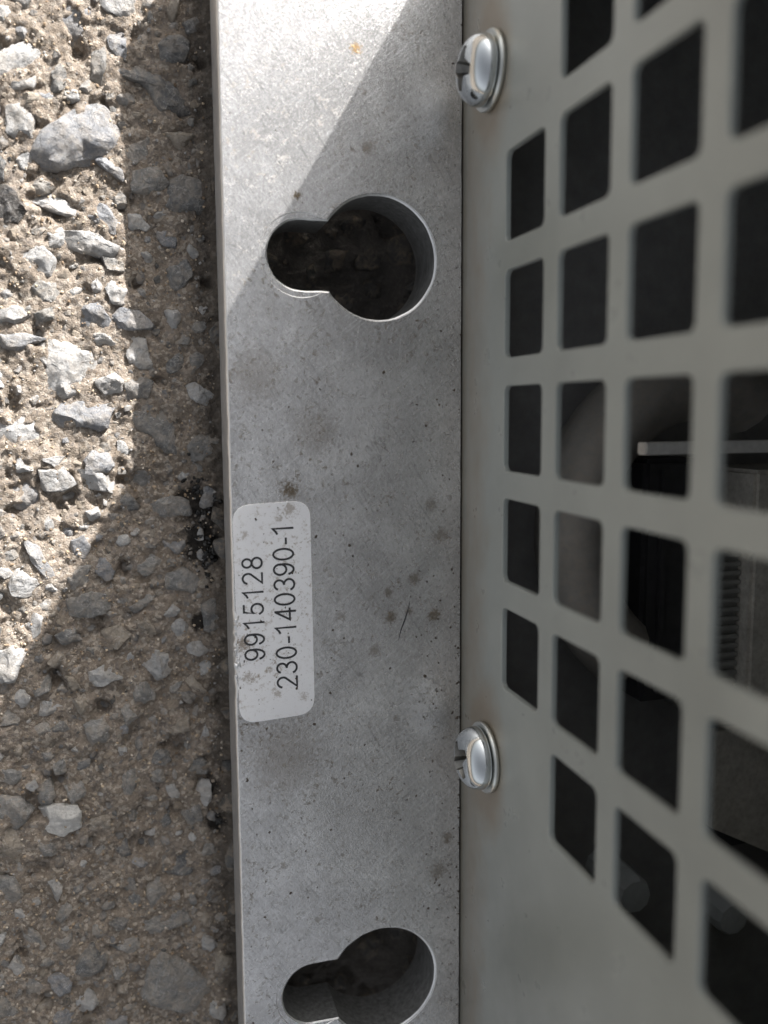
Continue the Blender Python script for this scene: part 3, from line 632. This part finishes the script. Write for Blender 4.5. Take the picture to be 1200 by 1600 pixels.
# dirt specks sitting on the metal
V = []; F = []
def on_metal(x, y):
    if not (-W_ + .5 < x < -.05): return False
    if -23.4 < x < -15.2 and -52.5 < y < -30.3: return True
    return not any(math.hypot(x + 8.4, y - c) < 6.3 or (-20.3 < x < -8 and abs(y - c) < 4.3) for c in (-7.55, -81.75))
for _ in range(420):
    x = random.uniform(-W_, 0); y = random.choice((random.uniform(-88, 15), random.gauss(-45, 12), random.gauss(-62, 12)))
    if random.random() < .25: x = -random.uniform(.3, 5)
    elif random.random() < .25: x = -random.uniform(.06, .35)
    if not on_metal(x, y): continue
    s_ = random.choice((.05, .06, .06, .07, .09, .11, .15)) * random.uniform(.8, 1.3); n = 7; b = len(V); z0 = .15 if (-23.4 < x < -15.4 and -51.8 < y < -30.8) else 0
    a0 = random.uniform(0, 6); st = random.uniform(.5, 1)
    for q, hz in ((1, 0), (.6, .05 + .2 * s_)):
        for i in range(n): a = 2 * math.pi * i / n; r_ = s_ * q * random.uniform(.45, 1.4); u, v = r_ * math.cos(a), r_ * math.sin(a) * st; V.append((x + u * math.cos(a0) - v * math.sin(a0), y + u * math.sin(a0) + v * math.cos(a0), z0 + hz - .01))
    F += [(b + i, b + (i + 1) % n, b + n + (i + 1) % n, b + n + i) for i in range(n)] + [tuple(range(b + n, b + 2 * n))]
part('dirt_specks', mesh('dirt_specks', V, F, M['speck'], 180), kind='stuff', parent=flange)
# burrs raised where the edge was knocked
V = []; F = []
for _ in range(26):
    x = -W_ + random.uniform(.15, .6); y = random.uniform(-48.8, -41.6); v, f = rock(rnd_outline(random.uniform(.08, .24)), random.uniform(.1, .3), random, 8, .2, 3, .35); k = len(V)
    V += [(q.x + x, q.y * 1.6 + y, q.z) for q in v]; F += [tuple(q + k for q in g_) for g_ in f]
part('burrs', mesh('burrs', V, F, M['rim'], 180), kind='stuff', parent=flange)
# one long dark scratch
V = []; F = []
L = [(-5.5, -41.2), (-5.75, -42.2), (-6.05, -43.1), (-6.45, -44.1), (-6.75, -45.2)]
for i, (x, y) in enumerate(L):
    w2 = (.02, .06, .085, .06, .015)[i]; V += [(x - w2, y, .004), (x, y, .035), (x + w2, y, .004)]
for i in range(4): b = i * 3; F += [(b, b + 1, b + 4, b + 3), (b + 1, b + 2, b + 5, b + 4)]
part('scratch', mesh('scratch', V, F, M['ink'], 180), parent=flange)

# --- white sticker with its two printed lines
def rounded(c, r_, n=8):
    o = []
    for i, p in enumerate(c):
        p = Vector(p); a = (Vector(c[i - 1]) - p).normalized(); b = (Vector(c[(i + 1) % len(c)]) - p).normalized()
        for k in range(n + 1): t = k / n; o.append(tuple((p + a * r_).lerp(p, t).lerp(p.lerp(p + b * r_, t), t)))
    return o
cs = [(-23.05, -30.85), (-22.85, -52.2), (-15.45, -51.8), (-15.6, -30.55)]
r0 = rounded(cs, 1.75); ctr = Vector((-19.2, -41.2))
r1 = [tuple(ctr + (Vector(p) - ctr) * .997) for p in r0]
V, F, MI = plate([(r1, .15), (r0, .13), (r0, .004)], [], lambda x, y, d: (x, y, d))
me = mesh('sticker', V, F, [M['label'], M['label']]); fix(me)
sticker = part('sticker', me, label='small white sticker with two lines of numbers')
def arc(cx, cy, rx, ry, a0, a1, n=20): return [(cx + rx * math.cos(R(a0 + (a1 - a0) * i / n)), cy + ry * math.sin(R(a0 + (a1 - a0) * i / n))) for i in range(n + 1)]
G = {'0': [arc(.3, .5, .245, .455, 0, 360, 32)], '1': [[(.10, .74), (.24, .82), (.37, .955), (.37, 0)]],
     '2': [arc(.3, .70, .235, .25, 172, -32, 18) + [(.30, .33), (.07, .05), (.57, .05)]],
     '3': [arc(.285, .73, .215, .22, 165, -88, 18), arc(.285, .275, .25, .235, 92, -168, 20)],
     '4': [[(.42, .955), (.04, .285), (.60, .285)], [(.43, 0), (.43, .99)]],
     '5': [[(.53, .945), (.165, .945), (.095, .47)] + arc(.29, .32, .25, .275, 138, -165, 20)],
     '8': [arc(.3, .735, .2, .215, 0, 360, 26), arc(.3, .275, .245, .235, 0, 360, 28)],
     '9': [arc(.295, .665, .24, .285, 0, 360, 28), arc(.29, .5, .25, .455, 25, -152, 20)], '-': [[(.05, .36), (.36, .36)]]}
def ribbon(V, F, pts, w2, f3, z):
    closed = math.dist(pts[0], pts[-1]) < 1e-4
    if closed: pts = pts[:-1]
    n = len(pts); P = [Vector(p) for p in pts]; b = len(V)
    for i in range(n):
        d0 = (P[i] - P[i - 1]) if (i > 0 or closed) else (P[1] - P[0]); d1 = (P[(i + 1) % n] - P[i]) if (i < n - 1 or closed) else d0
        d0.normalize(); d1.normalize(); t = (d0 + d1).normalized(); k = min(1.9, 1 / max(.3, t.dot(d1))); nn = Vector((-t.y, t.x)) * w2 * k
        for s_ in (1, -1):
            q = P[i] + nn * s_; V.append(f3(q.x, q.y, z)); V.append(f3(q.x, q.y, 0))
    for i in range(n if closed else n - 1):
        a = b + 4 * i; c = b + 4 * ((i + 1) % n)
        F += [(a, c, c + 2, a + 2), (a, a + 1, c + 1, c), (a + 2, c + 2, c + 3, a + 3)]
def line(txt, x0, y0, size, adv, ang):
    V = []; F = []; u0 = 0; ca, sa = math.cos(ang), math.sin(ang)
    for ch in txt:
        def f3(gx_, gy_, z, u0=u0):
            u = u0 + gx_ * size; v = gy_ * size              # text runs along +y, its top points to -x
            return (x0 - v * ca - u * sa, y0 + u * ca - v * sa, .147 + z)
        for k, pl in enumerate(G[ch]): ribbon(V, F, pl, .047, f3, .022 + .014 * k)
        u0 += adv * (.6 if ch == '-' else 1)
    part('lettering', mesh('lettering', V, F, M['ink']), parent=sticker)
line('9915128', -20.22, -45.95, 2.05, 1.49, R(.5))
line('230-140390-1', -17.08, -49.0, 2.12, 1.475, R(.7))

# --- perforated side panel
XP, TP = .12, .5
def sq(y0, z0, a, r_, n=4):
    c = [(y0, z0), (y0 + a, z0), (y0 + a, z0 + a), (y0, z0 + a)]; o = []
    ce = [(y0 + r_, z0 + r_), (y0 + a - r_, z0 + r_), (y0 + a - r_, z0 + a - r_), (y0 + r_, z0 + a - r_)]
    for k in range(4):
        for i in range(n + 1): t = math.pi + math.pi / 2 * (k + i / n); o.append((ce[k][0] + r_ * math.cos(t), ce[k][1] + r_ * math.sin(t)))
    return o
A, Z0 = 7.52, 10.2
holes = []
for j, half in enumerate((2, 3, 3, 3, 2)):
    for i in range(2 - half, 3 + half):
        y0, z0 = -10. * i - A + .05, Z0 + 10.05 * j
        holes.append([(sq(y0 - .1, z0 - .1, A + .2, .75), 0), (sq(y0 - .03, z0 - .03, A + .06, .68), .05), (sq(y0, z0, A, .65), .14), (sq(y0, z0, A, .65), TP)])
def rect(i): return [(YB + i, -5 + i), (YT - i, -5 + i), (YT - i, HH - i), (YB + i, HH - i)]
V, F, MI = plate([(rect(.2), 0), (rect(.05), .06), (rect(0), .2), (rect(0), TP)], holes, lambda y, z, d: (XP + d, y, z))
me = mesh('side_panel', V, F, M['paint']); fix(me); me.shade_smooth(); me.set_sharp_from_angle(angle=R(25))
panel = part('side_panel', me, label='light grey painted panel with rows of square holes')

# --- rest of the case
XB = 84.
b = MB(); b.box(XP + TP + .02, XB, YT - .9, YT, -5, HH, .15); b.make('end_panel', M['shell'], unit, loc=-PO)
b = MB(); b.box(XP + TP + .02, XB, YB, YB + .9, -5, HH, .15); b.make('end_panel', M['shell'], unit, loc=-PO)
b = MB(); b.box(XP + .1, XB, YB, YT, HH + .02, HH + .9, .15); b.make('top_cover', M['shell'], unit, loc=-PO)
b = MB(); b.box(XP + TP + .05, XB, YB + .95, YT - .95, -6, .0, .1); b.make('floor_plate', M['dark'], unit, loc=-PO)
b = MB(); b.box(XB + .02, XB + .9, YB, YT, -5, HH, .15); b.make('back_panel', M['shell'], unit, loc=-PO)

# --- what shows behind the grille
b = MB(); n1, n2 = 40, 14; v = []; f = []         # a thick grey loop, open towards the far side
for i in range(n1):
    a = R(62 + 172 * i / (n1 - 1))
    for k in range(n2): t = 2 * math.pi * k / n2; r_ = 12.8 + 3.3 * math.cos(t); v.append((21 + r_ * math.cos(a), -34 + r_ * math.sin(a) * 1.12, 8 + 4.6 * math.sin(t)))
for i in range(n1 - 1):
    for k in range(n2): f.append((i * n2 + k, (i + 1) * n2 + k, (i + 1) * n2 + (k + 1) % n2, i * n2 + (k + 1) % n2))
f += [tuple(range(n2)), tuple(range((n1 - 1) * n2, n1 * n2))[::-1]]
b.add(v, f); b.make('hose_loop', M['ring'], unit, 60, loc=-PO)
b = MB(); b.box(11.2, 62, -26.05, -24.95, 14.2, 15.6, .1); b.make('support_bar', M['bar'], unit, loc=-PO)
b = MB()
b.box(60, 62, -27, -24, .1, 14.1, .1); b.make('support_post', M['bar'], unit, loc=-PO)
b = MB(); b.box(24.2, 27.5, -54.5, -35.4, .1, 7.4)
for k in range(20): y = -54.2 + k * .95; b.box(24.2, 27.5, y, y + .5, 7.42, 8.0, .1)
b.make('ribbed_block', M['rib'], unit, loc=-PO)
b = MB(); b.box(27.6, 56, -55, -28.2, .1, 9.5, .4); b.make('inner_case', M['plate'], unit, loc=-PO)
b = MB(); b.add([(26.3, -56.2, 5), (58, -56.2, 5), (58, -83, 5), (26.6, -67, 5), (26.3, -56.2, 6), (58, -56.2, 6), (58, -83, 6), (26.6, -67, 6)], [(3, 2, 1, 0), (4, 5, 6, 7), (0, 1, 5, 4), (1, 2, 6, 5), (2, 3, 7, 6), (3, 0, 4, 7)]); b.make('inner_plate', M['plate'], unit, loc=-PO)
b = MB(); b.box(30, 56, -70, -58, .1, 4.95); b.make('plate_block', M['black'], unit, loc=-PO)
for x, y in ((16.8, -72.6), (29, -77.2)):
    b = MB(); b.lathe([(0, .1), (2.0, .1), (2.0, 6.6), (1.7, 7.2), (0, 7.4)], 10, c=(x, y, 0)); b.make('spacer', M['nut'], unit, 30, loc=-PO)
b = MB(); b.box(17, 23.6, -52, -27, .1, 6.5, .5); b.box(18.5, 19.2, -51, -28, 6.52, 7.2, .1); b.make('inner_block', M['black'], unit, loc=-PO)

# --- screws: pan head with cross recess, washer behind
def bool_cut(me, cutter):
    a = bpy.data.objects.new('a', me); c = bpy.data.objects.new('c', cutter); COL.objects.link(a); COL.objects.link(c)
    md = a.modifiers.new('b', 'BOOLEAN'); md.operation = 'DIFFERENCE'; md.object = c; md.solver = 'EXACT'
    dg = bpy.context.evaluated_depsgraph_get(); dg.update(); out = bpy.data.meshes.new_from_object(a.evaluated_get(dg)); bpy.data.objects.remove(a); bpy.data.objects.remove(c); return out
b = MB(); b.lathe([(0, 0), (2.85, 0), (2.98, .08)] + [(3.02 * math.cos(t) ** .62, .22 + 2.1 * math.sin(t) ** .95) for t in [math.pi / 2 * k / 14 for k in range(14)]] + [(0, 2.33)], 72, '-X')
head_me = mesh('screw', b.v, b.f, [M['zinc'], M['recess']])
def cross_cutter(ang):
    cb = MB(); v = []
    o2 = []
    for k in range(4):
        a = ang + k * math.pi / 2
        for r_, t in ((1.95, -.42), (1.95, .42), (.85, .62)):
            if t == .85: o2.append((math.cos(a) * .5 - math.sin(a) * .5, math.sin(a) * .5 + math.cos(a) * .5))
            else: o2.append((math.cos(a) * r_ - math.sin(a) * t, math.sin(a) * r_ + math.cos(a) * t))
    n = len(o2)
    for d, s_ in ((-2.4, 1.0), (-.5, .5)):
        v += [(d, y * s_, z * s_) for y, z in o2]
    f = [tuple(range(n)), tuple(range(n, 2 * n))[::-1]] + [(i, n + i, n + (i + 1) % n, (i + 1) % n) for i in range(n)]
    me = mesh('cutter', v, f, [M['zinc'], M['recess']]); fix(me)
    me.polygons.foreach_set('material_index', [1] * len(me.polygons)); return me
fix(head_me)
for (y, z, ang) in ((7.85, 6.85, R(20)), (-55.5, 6.85, R(52))):
    hm = bool_cut(head_me, cross_cutter(ang)); hm.name = 'screw'; hm.shade_smooth(); hm.set_sharp_from_angle(angle=R(30))
    s_ = link('screw', hm, unit, Vector((XP - .62, y, z)) - PO)
    b = MB(); b.lathe([(2.0, 0), (3.28, 0), (3.38, .07), (3.42, .17), (3.42, .42), (3.34, .52), (2.0, .52), (2.0, 0)], 56, '-X')
    wm = mesh('washer', b.v, b.f, M['washer'], 40); fix(wm)
    link('washer', wm, s_, (.58, 0, 0))
